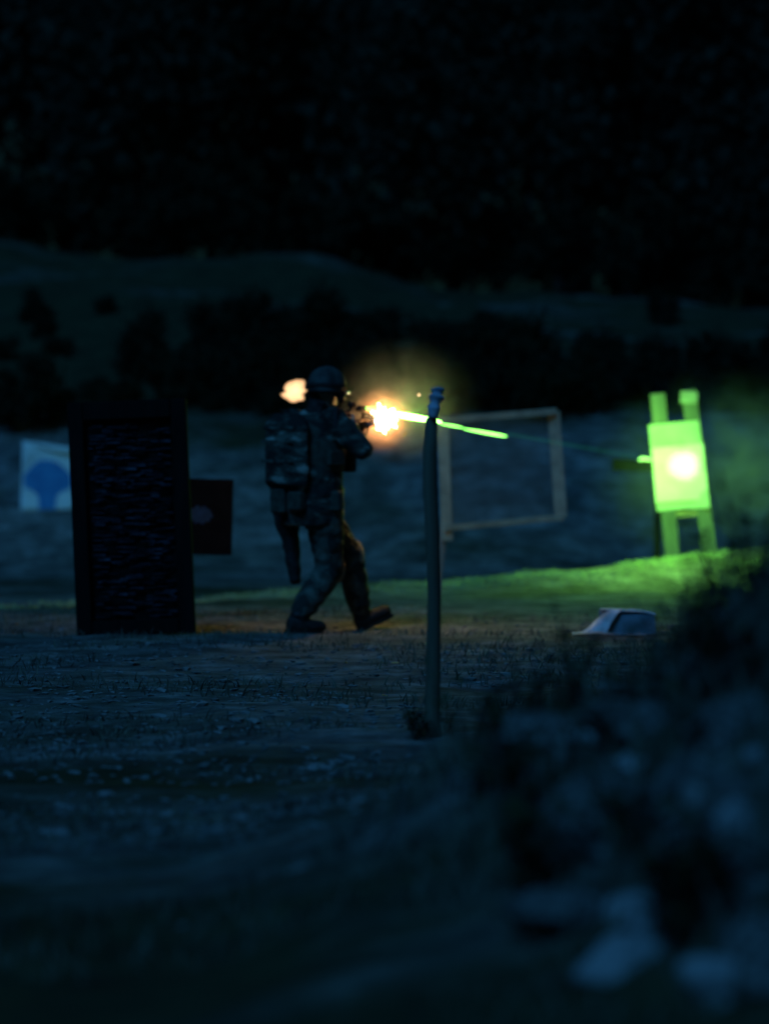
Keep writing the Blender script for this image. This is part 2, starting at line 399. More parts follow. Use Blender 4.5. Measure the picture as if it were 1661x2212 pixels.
for k in range(22):
    x = -9.5 + k * .92 + rg.uniform(-.4, .4); y = rg.uniform(52.8, 55.5); i = rg.randrange(3)
    sd = 'left' if x < -2.5 else 'centre' if x < 3 else 'right'
    plant('bush', (x, y, H(x, y) - .15), rg.uniform(.9, 1.5), rg.uniform(0, 6.3), BUSH[i], STEM[i], 'dark bush along the top of the ridge at the ' + sd, 'bush', 'bushes on the ridge, ' + sd)

# ------------------------------------------------------------------ grass and gravel
def blades(name, spots, hgt, wid, mat, label, lean=.5, seed=3):
    rg = np.random.default_rng(seed); v = []; f = []
    for (x, y, s) in spots:
        z = H(x, y) - .01; a = rg.uniform(0, 6.283); h = hgt * s * rg.uniform(.5, 1.3); w_ = wid * s
        dx, dy = math.cos(a), math.sin(a); l = lean * h * rg.uniform(.2, 1.4); la = rg.uniform(0, 6.283); lx, ly = math.cos(la) * l, math.sin(la) * l
        o = len(v)
        v += [(x - dx * w_, y - dy * w_, z), (x + dx * w_, y + dy * w_, z), (x + lx * .4 + dx * w_ * .6, y + ly * .4 + dy * w_ * .6, z + h * .6),
              (x + lx * .4 - dx * w_ * .6, y + ly * .4 - dy * w_ * .6, z + h * .6), (x + lx, y + ly, z + h)]
        f += [(o, o + 1, o + 2, o + 3), (o + 3, o + 2, o + 4)]
    me = bpy.data.meshes.new(name); me.from_pydata(v, [], f); me.update()
    o = obj(name, me, mat); tag(o, label, 'grass', kind='stuff')
spots = []
for _ in range(13000):
    x = RNG.uniform(-3.6, 4.6); k = RNG.normal() * .27 - .20; y = lip_y(x) + k
    if n2(x, y, 1.3, 40) > -.25: spots.append((x, y, .8))
blades('lip_grass', spots, .045, .006, M_STRAW, 'short dry grass on the low rise before the bank', .7, 4)
spots = []
for _ in range(26000):
    y = 4.5 + 17 * RNG.uniform() ** 1.3; x = RNG.uniform(-1, 1) * (.8 + .16 * y)
    if n2(x * .6, y, .9, 41) > .02: spots.append((x, y, .7 + .5 * RNG.uniform()))
blades('stubble_grass', spots, .055, .005, M_GRASS, 'patchy low grass and stubble on the trodden ground', .9, 5)
spots = []
for _ in range(4500):
    x = RNG.uniform(-.6, 2.6); y = RNG.uniform(4.6, 11)
    if H(x, y) > .18: spots.append((x, y, 1.2))
blades('mound_grass', spots, .11, .007, M_GRASS, 'rank grass covering the blurred earth mound', .7, 6)
def stone_mesh(seed, sub=2, flat=.6):
    bm = bmesh.new(); bmesh.ops.create_icosphere(bm, subdivisions=sub, radius=1)
    for v in bm.verts:
        n_ = mnoise.noise(v.co * 1.3 + Vector((seed * 7.1, 0, 0))) * .45 + mnoise.noise(v.co * 3.1 + Vector((0, seed * 3.3, 0))) * .16
        v.co *= 1 + n_; v.co.z *= flat
    me = bpy.data.meshes.new('stone'); bm.to_mesh(me); bm.free(); return me
def gravel():
    b = stone_mesh(3, 1, .55); bv = np.array([v.co[:] for v in b.vertices]); bf = [tuple(p.vertices) for p in b.polygons]
    v, f = [], []
    for i in range(8000):
        y = 7.5 + 14.5 * RNG.uniform() ** 1.2; x = RNG.uniform(-1, 1) * (.6 + .16 * y)
        if n2(x * .5, y, .8, 50) < -.1: continue
        s = RNG.uniform(.005, .017) * (1.9 if RNG.uniform() < .06 else 1); a = RNG.uniform(0, 6.28)
        q = bv * s * np.array([1.3, 1, 1]); c, t = math.cos(a), math.sin(a)
        o = len(v); z = H(x, y)
        for p in q: v.append((x + p[0] * c - p[1] * t, y + p[0] * t + p[1] * c, z + p[2] + s * .15))
        f += [tuple(k + o for k in q_) for q_ in bf]
    me = bpy.data.meshes.new('gravel'); me.from_pydata(v, [], f); me.update()
    tag(obj('gravel', me, M_GRAVEL), 'loose gravel strewn over the trodden earth', 'gravel', kind='stuff')
gravel()

# ------------------------------------------------------------------ stones on the mound
ROCKS = [stone_mesh(i, 3, .62) for i in range(5)]
for m in ROCKS:
    m.materials.append(M_ROCK); m.polygons.foreach_set('use_smooth', [True] * len(m.polygons))
mound_rocks = [(1588, 1810, 50, 78, 'tall pale stone at the right edge of the foreground mound'),
    (1345, 1690, 80, 44, 'broad pale stone in the middle of the blurred mound'),
    (1520, 1583, 38, 30, 'small pale stone high on the mound'),
    (1360, 1505, 48, 26, 'flat stone on the upper left shoulder of the mound'),
    (1310, 1590, 60, 26, 'long flat stone below the shoulder of the mound'),
    (1245, 1792, 34, 30, 'small bluish stone at the left foot of the mound'),
    (1450, 1965, 95, 52, 'large rounded stone low on the mound under the tall pale one'),
    (1350, 2080, 80, 62, 'large dim stone near the bottom right corner'),
    (1600, 2140, 90, 60, 'dim stone in the bottom right corner'),
    (1640, 1640, 36, 30, 'stone cut by the right picture edge'),
    (1490, 1660, 44, 22, 'small flat stone right of the broad pale one'),
    (1560, 1335, 26, 14, 'small stone at the top of the mound right of the white sheet')]
for i, (px, py, rx, rz_, lab) in enumerate(mound_rocks):
    p = hit(px, py, 3.5, 30); k = (p - CAM).length / FPX
    o = bpy.data.objects.new('stone', ROCKS[i % 5]); COL.objects.link(o)
    o.location = p; o.scale = (rx * k * 1.35, rx * k, rz_ * k * 1.6); o.rotation_euler = (rg.uniform(-.3, .3), rg.uniform(-.3, .3), rg.uniform(0, 1))
    tag(o, lab, 'stone', 'stones on the foreground mound')
for i, (px, py, rx) in enumerate([(400, 2000, 14), (1040, 1475, 14), (690, 1660, 34), (880, 1700, 36), (560, 1450, 12), (230, 2480 / 1.445, 26), (120, 1800, 34)]):
    p = hit(px, py, 3.5, 30); k = (p - CAM).length / FPX
    o = bpy.data.objects.new('stone', ROCKS[(i + 2) % 5]); COL.objects.link(o)
    o.location = p; o.scale = (rx * k, rx * k * .8, rx * k * .5); o.rotation_euler = (0, 0, i)
    tag(o, 'low stone half sunk in the trodden ground in front of the shooter', 'stone', 'low stones in the trodden ground')

CLODS = [stone_mesh(20 + i, 3, .7) for i in range(3)]
for m in CLODS:
    m.materials.append(M_CLOD); m.polygons.foreach_set('use_smooth', [True] * len(m.polygons))
r3 = random.Random(21); n_c = 0
while n_c < 26:
    x = r3.uniform(-.05, 2.0); y = r3.uniform(5.4, 8.6); h = H(x, y)
    qx, qy = 830.5 + FPX * x / y, 960 + (1.25 - h) * FPX / y
    if h < .25 or qx < 1180 or qy < 1540: continue
    o = bpy.data.objects.new('clod', CLODS[n_c % 3]); COL.objects.link(o); q = r3.uniform(.06, .14)
    o.location = (x, y, h - q * .1); o.scale = (q * r3.uniform(.9, 1.7), q, q * r3.uniform(.6, 1.1)); o.rotation_euler = (r3.uniform(-.4, .4), r3.uniform(-.4, .4), r3.uniform(0, 6))
    up = h > .6
    tag(o, 'lumpy clod of earth high on the blurred foreground mound' if up else 'lumpy clod of earth low on the blurred foreground mound', 'clod', 'clods high on the mound' if up else 'clods low on the mound'); n_c += 1
# weeds on the mound
def weed_meshes(seed):
    r = random.Random(seed); lf, st = MB(), MB()
    for s in range(6):
        a = r.uniform(0, 6.28); l = r.uniform(.14, .34); e = Vector((math.cos(a) * l * .4, math.sin(a) * l * .4, l))
        mid = e * .5 + Vector((0, 0, l * .1)); st.tube([(0, 0, -.03), mid, e], [.004, .003, .0015], 5)
        for k in range(11):
            t = r.uniform(.2, 1); p = e * t; b = r.uniform(0, 6.28); s_ = r.uniform(.03, .065)
            d = Vector((math.cos(b), math.sin(b), r.uniform(-.2, .5))).normalized(); n_ = d.cross(Vector((0, 0, 1))).normalized()
            lf.add([p, p + d * s_ * .5 + n_ * s_ * .3, p + d * s_, p + d * s_ * .5 - n_ * s_ * .3], [(0, 1, 2, 3)])
    a, b = lf.mesh('leaves'), st.mesh('stem'); a.materials.append(M_LEAF); b.materials.append(M_BARK); return a, b
WEED = [weed_meshes(60 + i) for i in range(4)]
n_w = 0
while n_w < 84:
    x = rg.uniform(-.1, 2.2); y = rg.uniform(5.6, 9.6); h = H(x, y)
    if h < .22: continue
    i = rg.randrange(4)
    hi = h > .7
    plant('weed', (x, y, h), rg.uniform(.7, 1.4), rg.uniform(0, 6.3), WEED[i][0], WEED[i][1],
          'dark leafy weed on top of the foreground mound' if hi else 'dark leafy weed on the lower flank of the foreground mound', 'weed',
          'weeds on top of the mound' if hi else 'weeds on the flank of the mound', 'leaves')
    n_w += 1
for k in range(7):     # clump round the foot of the stake
    b = hit(935, 1590); x = b.x + rg.uniform(-.12, .14); y = b.y + rg.uniform(-.15, .1); i = k % 4
    plant('weed', (x, y, H(x, y)), rg.uniform(.35, .6), rg.uniform(0, 6.3), WEED[i][0], WEED[i][1], 'dark weed in the clump round the foot of the stake', 'weed', 'weeds round the stake', 'leaves')

# ------------------------------------------------------------------ barricade
def make_barricade():
    base = at(296, 1371, 18.62); base.z = H(base.x, base.y) - .005
    e = empty('barricade', base, 'tall black framed barricade hung with scraps of net, left of the shooter', 'barricade')
    W, Ht = .775, 1.535; T = Matrix.Rotation(R(-2.3), 3, 'Y')
    def P(x, y, z): return base + T @ Vector((x, y, z))
    def bx(name, c, h, mat=M_BLACKWOOD): return MB().box(P(*c), h, T, .006).build(name, mat, e)
    bx('post', (-W / 2 + .05, 0, Ht / 2), (.05, .045, Ht / 2)); bx('post', (W / 2 - .05, 0, Ht / 2), (.05, .045, Ht / 2))
    bx('rail', (0, 0, .05), (W / 2 - .102, .04, .05)); bx('rail', (0, 0, Ht - .06), (W / 2 - .102, .04, .06))
    bx('back_board', (0, .03, Ht / 2), (W / 2 - .098, .008, Ht / 2 - .09))
    for s in (-1, 1):
        a, b = P(s * .3, .06, 1.1), P(s * .3, .75, .03)
        MB().tube([a, b], .025, 6).build('brace', M_BLACKWOOD, e)
    r = random.Random(4)
    x0, x1 = -W / 2 + .115, W / 2 - .115
    n_ = 0
    groups = MB()
    for row in range(58):
        z = .125 + row * (Ht - .27) / 58
        x = x0 + r.uniform(0, .05)
        while x < x1 - .03:
            l = r.uniform(.03, .12); l = min(l, x1 - x)
            if r.random() < .80:
                hgt = r.uniform(.005, .017); y = r.uniform(-.03, .008); dz = r.uniform(-.012, .012); tl = r.uniform(-.5, .5)
                a, b, c, d = P(x, y, z + dz), P(x + l, y + r.uniform(-.012, .012), z + dz + r.uniform(-.01, .01)), P(x + l, y + tl * .02 + .012, z + dz + hgt), P(x, y + tl * .02, z + dz + hgt)
                o = Vector((0, .003, 0))
                groups.add([a, b, c, d, a + o, b + o, c + o, d + o], [(0, 1, 2, 3), (7, 6, 5, 4), (0, 4, 5, 1), (1, 5, 6, 2), (2, 6, 7, 3), (3, 7, 4, 0)])
            x += l * r.uniform(.7, 1.2)
    g = groups.build('net_scraps', M_NET, e); g['kind'] = 'stuff'
make_barricade()

# black board with grey mark behind the barricade
def make_black_board():
    d = 20.4; a, b = at(372, 1034, d), at(503, 1198, d); c = (a + b) / 2
    base = Vector((a.x + .02, d, H(a.x, d)))
    e = empty('target_board', base, 'black square target board with faint grey centre mark behind the barricade', 'target')
    hw, hh = (b.x - a.x) / 2, (a.z - b.z) / 2; T = Matrix.Rotation(R(1.5), 3, 'Y')
    MB().box(c, (hw, .012, hh), T, .004).build('board', M_BLACKCARD, e)
    q = at(433, 1112, d - .016)
    mb = MB(); n_ = 28
    mb.add([q] + [q + Vector((math.cos(k * 6.283 / n_) * .085 * (1 + .15 * math.sin(k * 3.1)), -.001, math.sin(k * 6.283 / n_) * .062 * (1 + .2 * math.cos(k * 2.3)))) for k in range(n_)], [(0, 1 + (k + 1) % n_, 1 + k) for k in range(n_)])
    mb.build('centre_mark', M_GREYMARK, e)
    px_ = a.x + .02
    MB().box((px_, d + .03, c.z * .5 + hh * .5 - .02), (.022, .016, c.z * .5 + hh * .5), None, .003).build('stake', M_BLACKWOOD, e)
make_black_board()

# paper target with blue figure, resting on the bank
def make_blue_target():
    bl = hit(100, 1106, 28, 45); d = bl.y - .05
    tl, tr, br, bL = at(44, 952, d), at(156, 968, d), at(160, 1104, d), at(45, 1105, d)
    base = (br + bL) / 2
    e = empty('paper_target', base, 'white paper target printed with a blue silhouette, leaning on the bank', 'target')
    lean = Vector((0, .24, 0)); N = 12; th = Vector((0, .012, 0))
    def S(u, v, off=0.0):   # u across, v up
        p = bL.lerp(br, u).lerp(tl.lerp(tr, u), v) + lean * v
        p.y += .012 * math.sin(5 * u + 2 * v) - off; return p
    mb = MB(); vs_ = []; fs = []
    for j in range(N + 1):
        for i in range(N + 1): vs_.append(S(i / N, j / N))
    m = len(vs_)
    vs_ += [p + th for p in vs_]
    for j in range(N):
        for i in range(N):
            a = j * (N + 1) + i; fs.append((a, a + 1, a + N + 2, a + N + 1)); fs.append((a + m, a + N + 1 + m, a + N + 2 + m, a + 1 + m))
    for i in range(N):
        for (a, b) in ((i, i + 1), (N * (N + 1) + i + 1, N * (N + 1) + i)): fs.append((b, a, a + m, b + m))
        for (a, b) in ((i * (N + 1), (i + 1) * (N + 1)), ((i + 1) * (N + 1) + N, i * (N + 1) + N)): fs.append((a, b, b + m, a + m))
    mb.add(vs_, fs).build('sheet', M_TORN, e, True)
    # printed figure: head, shoulders, tapering trunk
    prof = [(.03, .34, .66), (.14, .34, .67), (.24, .31, .69), (.30, .22, .78), (.34, .07, .92), (.44, .04, .95), (.53, .05, .95), (.58, .13, .93), (.64, .17, .86), (.68, .24, .80), (.73, .30, .72), (.755, .38, .64), (.765, .45, .58)]
    mb = MB(); vs_ = []
    K = 8
    for v, u0, u1 in prof:
        for k in range(K + 1): vs_.append(S(lerp(u0, u1, k / K), v, .004))
    fs = [(j * (K + 1) + k, j * (K + 1) + k + 1, (j + 1) * (K + 1) + k + 1, (j + 1) * (K + 1) + k) for j in range(len(prof) - 1) for k in range(K)]
    mb.add(vs_, fs).build('printed_silhouette', M_BLUE, e, True)
    # top edge of the sheet curled forward
    mb = MB(); vs_ = []; n_ = 10
    for i in range(n_ + 1):
        u = .22 + .80 * i / n_; p = S(u, 1.0)
        k = .10 * math.sin(math.pi * min(1, max(.02, (u - .1) / .9)) * .62)
        for a in range(5):
            t = a / 4 * 2.3; vs_.append(p + Vector((0, -k * math.sin(t) * .9 - .004, -k * (1 - math.cos(t)) * .55 + .006)))
    fs = [(i * 5 + a, (i + 1) * 5 + a, (i + 1) * 5 + a + 1, i * 5 + a + 1) for i in range(n_) for a in range(4)]
    mb.add(vs_, fs).build('curled_edge', M_PAPER, e, True)
make_blue_target()

# ------------------------------------------------------------------ green-lit target
TD = 26.0
def make_green_target():
    base = at(1490, 1196, TD); base.z = H(base.x, base.y)
    e = empty('paper_target', base, 'pale rectangular target on two wooden uprights, lit bright green by the laser', 'target')
    tl, tr, br, bl = at(1400, 918, TD), at(1509, 908, TD), at(1532, 1097, TD), at(1419, 1104, TD)
    mb = MB(); N = 8; vs_ = []; fs = []
    for j in range(N + 1):
        for i in range(N + 1):
            u, v = i / N, j / N; p = bl.lerp(br, u).lerp(tl.lerp(tr, u), v); p.y += .008 * math.sin(4 * u + 3 * v); 
            if u > .8 and v < .15: p.y -= .03 * (u - .8) / .2
            vs_.append(p)
    m = len(vs_); vs_ += [p + Vector((0, .006, 0)) for p in vs_]
    for j in range(N):
        for i in range(N):
            a = j * (N + 1) + i; fs += [(a, a + 1, a + N + 2, a + N + 1), (a + m, a + N + 1 + m, a + N + 2 + m, a + 1 + m)]
    mb.add(vs_, fs).build('sheet', M_BUFF, e, True)
    # overlapping lower sheet
    q = [at(1408, 968, TD - .012), at(1517, 958, TD - .012), at(1530, 1078, TD - .012), at(1416, 1086, TD - .012)]
    mb = MB(); mb.add(q + [p + Vector((0, .004, 0)) for p in q], [(3, 2, 1, 0), (4, 5, 6, 7), (0, 1, 5, 4), (1, 2, 6, 5), (2, 3, 7, 6), (3, 0, 4, 7)])
    mb.build('patch_sheet', M_PATCH, e)
    for (x0, y0, x1, y1, hw) in ((1419, 850, 1453, 1215, .068), (1486, 842, 1533, 1205, .066)):
        a, b = at(x0, y0, TD + .03), at(x1, y1, TD + .03); b.z = min(b.z, H(b.x, b.y) - .02)
        ax = (a - b); L = ax.length; Z = ax.normalized(); X = Vector((0, 1, 0)).cross(Z).normalized() * -1; Y = Z.cross(X)
        MB().box((a + b) / 2, (hw, .014, L / 2), mat3(X, Y, Z), .003).build('upright', M_GREYWOOD, e)
    a, b = at(1430, 1112, TD + .06), at(1530, 1106, TD + .06); X = (b - a).normalized(); Y = Vector((0, 1, 0)); Z = X.cross(Y)
    MB().box((a + b) / 2, ((b - a).length / 2, .012, .03), mat3(X, Y, Z), .003).build('cross_bar', M_WOOD, e)
    q = at(1487, 858, TD + .008); MB().box(q, (.078, .004, .055), Matrix.Rotation(R(4), 3, 'Y'), .002).build('paper_scrap', M_GREYCARD, e)
    q = at(1391, 993, TD + .01); MB().tube([q + Vector((-.05, 0, -.005)), q + Vector((-.02, 0, .01)), q + Vector((.06, 0, .0))], [.012, .016, .014], 8).build('knob', M_PAPER, e)
make_green_target()
def make_plank():
    a, b = at(1322, 1004, TD + .5), at(1425, 1008, TD + .55)
    e = empty('plank_stand', Vector((b.x, b.y, H(b.x, b.y))), 'dark plank sticking out behind the left edge of the green target', 'plank')
    X = (b - a).normalized(); Y = Vector((0, 1, 0)); Z = X.cross(Y)
    MB().box((a + b) / 2, ((b - a).length / 2, .02, .055), mat3(X, Y, Z), .006).build('plank', M_BLACKWOOD, e)
    h = b.z - H(b.x, b.y)
    MB().box((b.x - .02, b.y + .05, H(b.x, b.y) + h / 2 - .05), (.03, .025, h / 2 + .05), None, .004).build('support', M_BLACKWOOD, e)
make_plank()

# ------------------------------------------------------------------ lath frame with screen
def make_frame():
    dl, dr = 22.7, 23.1
    tl, tr, br, bl = at(957, 908, dl), at(1196, 889, dr), at(1212, 1118, dr), at(965, 1141, dl)
    ft = at(938, 1290, dl); ft.z = H(ft.x, ft.y) - .05
    e = empty('lath_frame', Vector((ft.x, ft.y, ft.z + .05)), 'thin wooden lath frame with dark screen, right of the stake', 'frame')
    def lath(name, a, b, hw=.026, hd=.014, off=0, ext=.0, mat=M_FRAMEWOOD):
        Z = (b - a).normalized(); a = a - Z * ext; b = b + Z * ext
        Y = Vector((0, 1, 0)); X = Y.cross(Z).normalized(); Y = Z.cross(X)
        MB().box((a + b) / 2 + Vector((0, off, 0)), (hw, hd, (b - a).length / 2), mat3(X, Y, Z), .003).build(name, mat, e)
    lath('top_lath', tl, tr, .028, ext=.02); lath('bottom_lath', bl, br, .024, ext=.02)
    lath('side_lath', br, tr, .05, off=.032); lath('side_lath', bl + (bl - tl) * .12, tl, .045, off=.032)
    lath('leg', ft, bl + (tl - bl) * .2, .035, off=.064, mat=M_WOOD)
    mb = MB(); o = Vector((0, .05, 0)); mb.add([bl + o, br + o, tr + o, tl + o], [(0, 1, 2, 3)]); mb.build('screen', M_FILM, e)
make_frame()

# ------------------------------------------------------------------ near stake
def make_stake():
    b = hit(936, 1596); d = b.y
    e = empty('stake', b, 'slim weathered stake with a grey rag on top, nearest upright, between shooter and frame', 'stake')
    pts = [(937, 1604), (933, 1540), (936, 1400), (938, 1290), (935, 1180), (929, 1050), (928, 980), (932, 905), (937, 888)]
    P = [at(x, y, d + .04 * i / 8) for i, (x, y) in enumerate(pts)]; P[0].z = min(P[0].z, H(P[0].x, P[0].y) - .04)
    MB().tube(P, [.036, .034, .031, .029, .030, .032, .031, .026, .018], 10).build('pole', M_STAKE, e, True)
    Q = [at(936, 902, d), at(938, 880, d - .005), at(943, 858, d), at(945, 842, d + .01), at(944, 836, d + .01)]
    rb = remeshed(MB().tube(Q, [.020, .032, .042, .036, .012], 12, .95), .006, 6, .004, 9)
    obj('rag', rb, M_CLOTHCAP, e)
make_stake()

# ------------------------------------------------------------------ white folded sheet on the ground
def make_debris():
    p0 = hit(1320, 1372); d = p0.y; k = d / FPX
    e = empty('folded_sheet', p0, 'curled white card sheet lying on the ground below the green target', 'litter')
    def shell(name, fn, mat, nu=16, nv=12, th=.004):
        vs_ = [fn(i / nu, j / nv) for i in range(nu + 1) for j in range(nv + 1)]; n0 = len(vs_)
        vs_ = vs_ + [p + Vector((.001, .004, -th)) for p in vs_]; fs = []
        for i in range(nu):
            for j in range(nv):
                a = i * (nv + 1) + j; fs.append((a, a + nv + 1, a + nv + 2, a + 1)); fs.append((a + n0, a + 1 + n0, a + nv + 2 + n0, a + nv + 1 + n0))
        MB().add(vs_, fs).build(name, mat, e, True)
    def Wp(px, dy, z): x = p0.x + (px - 1320) * k; return Vector((x, d + dy, H(x, d + dy) + z))
    def wob(u, v): return .006 * mnoise.noise(Vector((u * 4, v * 4, 3)))
    def flank(u, v):      # pale left flank rising from the pointed tip to the crest
        top = lerp(1258, 1352, u); bot = lerp(1236, 1306, u)
        px = lerp(bot, top, v); z = (.02 + .145 * sstep(0, .75, u)) * math.sin(v * 1.57) ** .85
        return Wp(px, -.10 + .20 * v + .03 * u, z + wob(u, v))
    def inner(u, v):      # inside of the back wall, its shade painted in, seen through the opening
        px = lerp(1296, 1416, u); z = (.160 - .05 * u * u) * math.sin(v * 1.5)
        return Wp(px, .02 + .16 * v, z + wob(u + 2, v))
    def roof(u, v):       # narrow pale rim along the top
        px = lerp(1300, 1420, u); z = .160 - .048 * u * u + .012 * math.sin(v * 3.1)
        return Wp(px, .17 - .10 * v * (1 - .7 * u), z + wob(u + 4, v))
    def lip(u, v):
        px = lerp(1232, 1392, u); return Wp(px, -.16 + .10 * v + .03 * u, .012 + .012 * v * (1 - u) + wob(u, v))
    shell('flank', flank, M_CARD); shell('inner_side', inner, M_CARD_SHADE); shell('rim', roof, M_CARD, 14, 4); shell('turned_edge', lip, M_CARD, 14, 3)
make_debris()

# ------------------------------------------------------------------ rifle line
E_ = at(785, 882, 19.2); T_ = at(1475, 1005, TD - .03)
A, RR, UU = basis(T_ - E_)          # rifle axis, right, up
def G(f, r=0, u=0): return E_ + A * f + RR * r + UU * (u - .05)    # rifle coordinates; u = 0 on the bore
RM = mat3(RR, A, UU)
def make_rifle():
    e = empty('rifle', G(-.2), 'black short rifle with top mounted laser, fired by the shooter', 'rifle')
    MB().box(G(-.16, 0, -.01), (.018, .11, .032), RM, .006).build('receiver', M_GUN, e)
    MB().box(G(.06, 0, .0), (.021, .105, .024), RM, .008).build('handguard', M_POLY, e)
    MB().tube([G(.16), G(.24)], .009, 12).build('barrel', M_GUN, e, True)
    mz = MB().tube([G(.235), G(.25), G(.285), G(.295)], [.011, .015, .015, .012], 12).build('muzzle_brake', M_GUN, e, True)
    s = MB().tube([G(-.27, 0, -.005), G(-.40, 0, -.008)], .016, 12).build('buffer_tube', M_GUN, e, True)
    MB().box(G(-.40, 0, -.035), (.017, .055, .045), RM, .01).box(G(-.455, 0, -.045), (.018, .012, .065), RM, .006).build('stock', M_POLY, e)
    MB().tube([G(-.21, 0, -.04), G(-.225, 0, -.08), G(-.245, 0, -.13)], [(.017, .024), (.016, .022), (.017, .025)], 10).build('pistol_grip', M_POLY, e, True)
    MB().tube([G(-.105, 0, -.035), G(-.10, 0, -.10), G(-.085, 0, -.16), G(-.06, 0, -.21)], [(.013, .032), (.013, .031), (.013, .031), (.014, .031)], 10, up=A).build('magazine', M_POLY, e)
    MB().tube([G(-.14, 0, -.045), G(-.15, 0, -.07), G(-.19, 0, -.07), G(-.2, 0, -.045)], .003, 6).build('trigger_guard', M_GUN, e)
    o = MB().tube([G(-.235, 0, .058), G(-.225, 0, .058), G(-.15, 0, .058), G(-.14, 0, .058)], [.018, .022, .022, .018], 14).build('sight', M_POLY, e, True)
    MB().box(G(-.19, 0, .034), (.010, .03, .014), RM, .003).build('sight_mount', M_GUN, o)
    l = MB().box(G(-.045, 0, .046), (.024, .04, .018), RM, .005).build('laser_module', M_POLY, e)
    MB().tube([G(-.004, 0, .05), G(.0, 0, .05)], .008, 10).build('aperture', M_LENS, l)
    MB().tube([G(-.40, .02, -.04), G(-.33, .06, -.16), G(-.18, .05, -.22), G(-.02, .03, -.13), G(.10, .022, -.02)], [(.004, .013)] * 5, 6).build('sling', M_NYLON, e)
make_rifle()

# ------------------------------------------------------------------ shooter
def V3(*a): return Vector(a)
SH_R, SH_L = V3(-.335, 18.86, 1.415), V3(-.615, 19.13, 1.415)
EL_R, EL_L = V3(-.150, 18.79, 1.220), V3(-.375, 19.22, 1.235)
HA_R, HA_L = G(-.245, .012, -.085), G(.05, -.005, -.045)
CH = (SH_R + SH_L) / 2; PEL = V3(-.462, 18.99, .88)
HIP_R, HIP_L = V3(-.405, 18.93, .86), V3(-.475, 19.06, .86)
KN_R, KN_L = V3(-.362, 19.00, .42), V3(-.240, 19.20, .50)
AN_R, AN_L = V3(-.575, 18.80, .11), V3(-.160, 19.34, .10)
NECK = V3(-.450, 18.99, 1.475); HEAD = V3(-.380, 18.975, 1.605)
shf = (SH_L - SH_R).cross(V3(0, 0, 1)).normalized()         # chest normal
if shf.dot(A) < 0: shf = -shf
SHR = (SH_R - SH_L).normalized()
TM = mat3(SHR, shf, V3(0, 0, 1))
HF, HR, HU = basis(V3(A.x, A.y, -.10)); HM = mat3(HR, HF, HU)
def Hd(r, f, u): return HEAD + HR * r + HF * f + HU * u
def limb(mb, a, b, ra, rb, mid=None, n=14, bulge=1.05, steps=5):
    pts, rad = [], []
    for i in range(steps + 1):
        t = i / steps; p = a.lerp(b, t); pts.append(p); r = lerp(ra, rb, t)
        rad.append(r * (1 + (bulge - 1) * math.sin(math.pi * t)))
    mb.tube(pts, rad, n); mb.ball(a, ra, n, 8); mb.ball(b, rb, n, 8)
def make_hand(mb, wrist, palm, fdir, side, curl, scale=1.0):
    # palm centre; fdir = pointing direction of the fingers at the knuckles; side = thumb side; curl = direction the tips close in
    fdir = fdir.normalized(); side = (side - fdir * side.dot(fdir)).normalized(); curl = curl.normalized()
    limb(mb, wrist, palm, .026, .030, n=10)
    mb.ball(palm, (.042, .042, .02), 12, 8, mat3(side, fdir, side.cross(fdir)))
    for k, L in enumerate((.070, .078, .073, .058)):
        b = palm + fdir * .034 + side * (.028 - .0187 * k)
        p1 = b + fdir * L * .38; p2 = p1 + (fdir * .35 + curl).normalized() * L * .36; p3 = p2 + (curl - fdir * .55).normalized() * L * .30
        mb.tube([b - fdir * .01, b, p1, p2, p3], [.010, .0105, .0098, .009, .0072], 8); mb.ball(p3, .0072, 8, 5)
    t0 = palm + side * .034 - fdir * .012; t1 = t0 + (side * .6 + fdir * .6).normalized() * .034; t2 = t1 + (fdir * .6 + curl * .7).normalized() * .03
    mb.tube([t0 - side * .01, t0, t1, t2], [.013, .0125, .011, .0085], 8); mb.ball(t2, .0085, 8, 5)
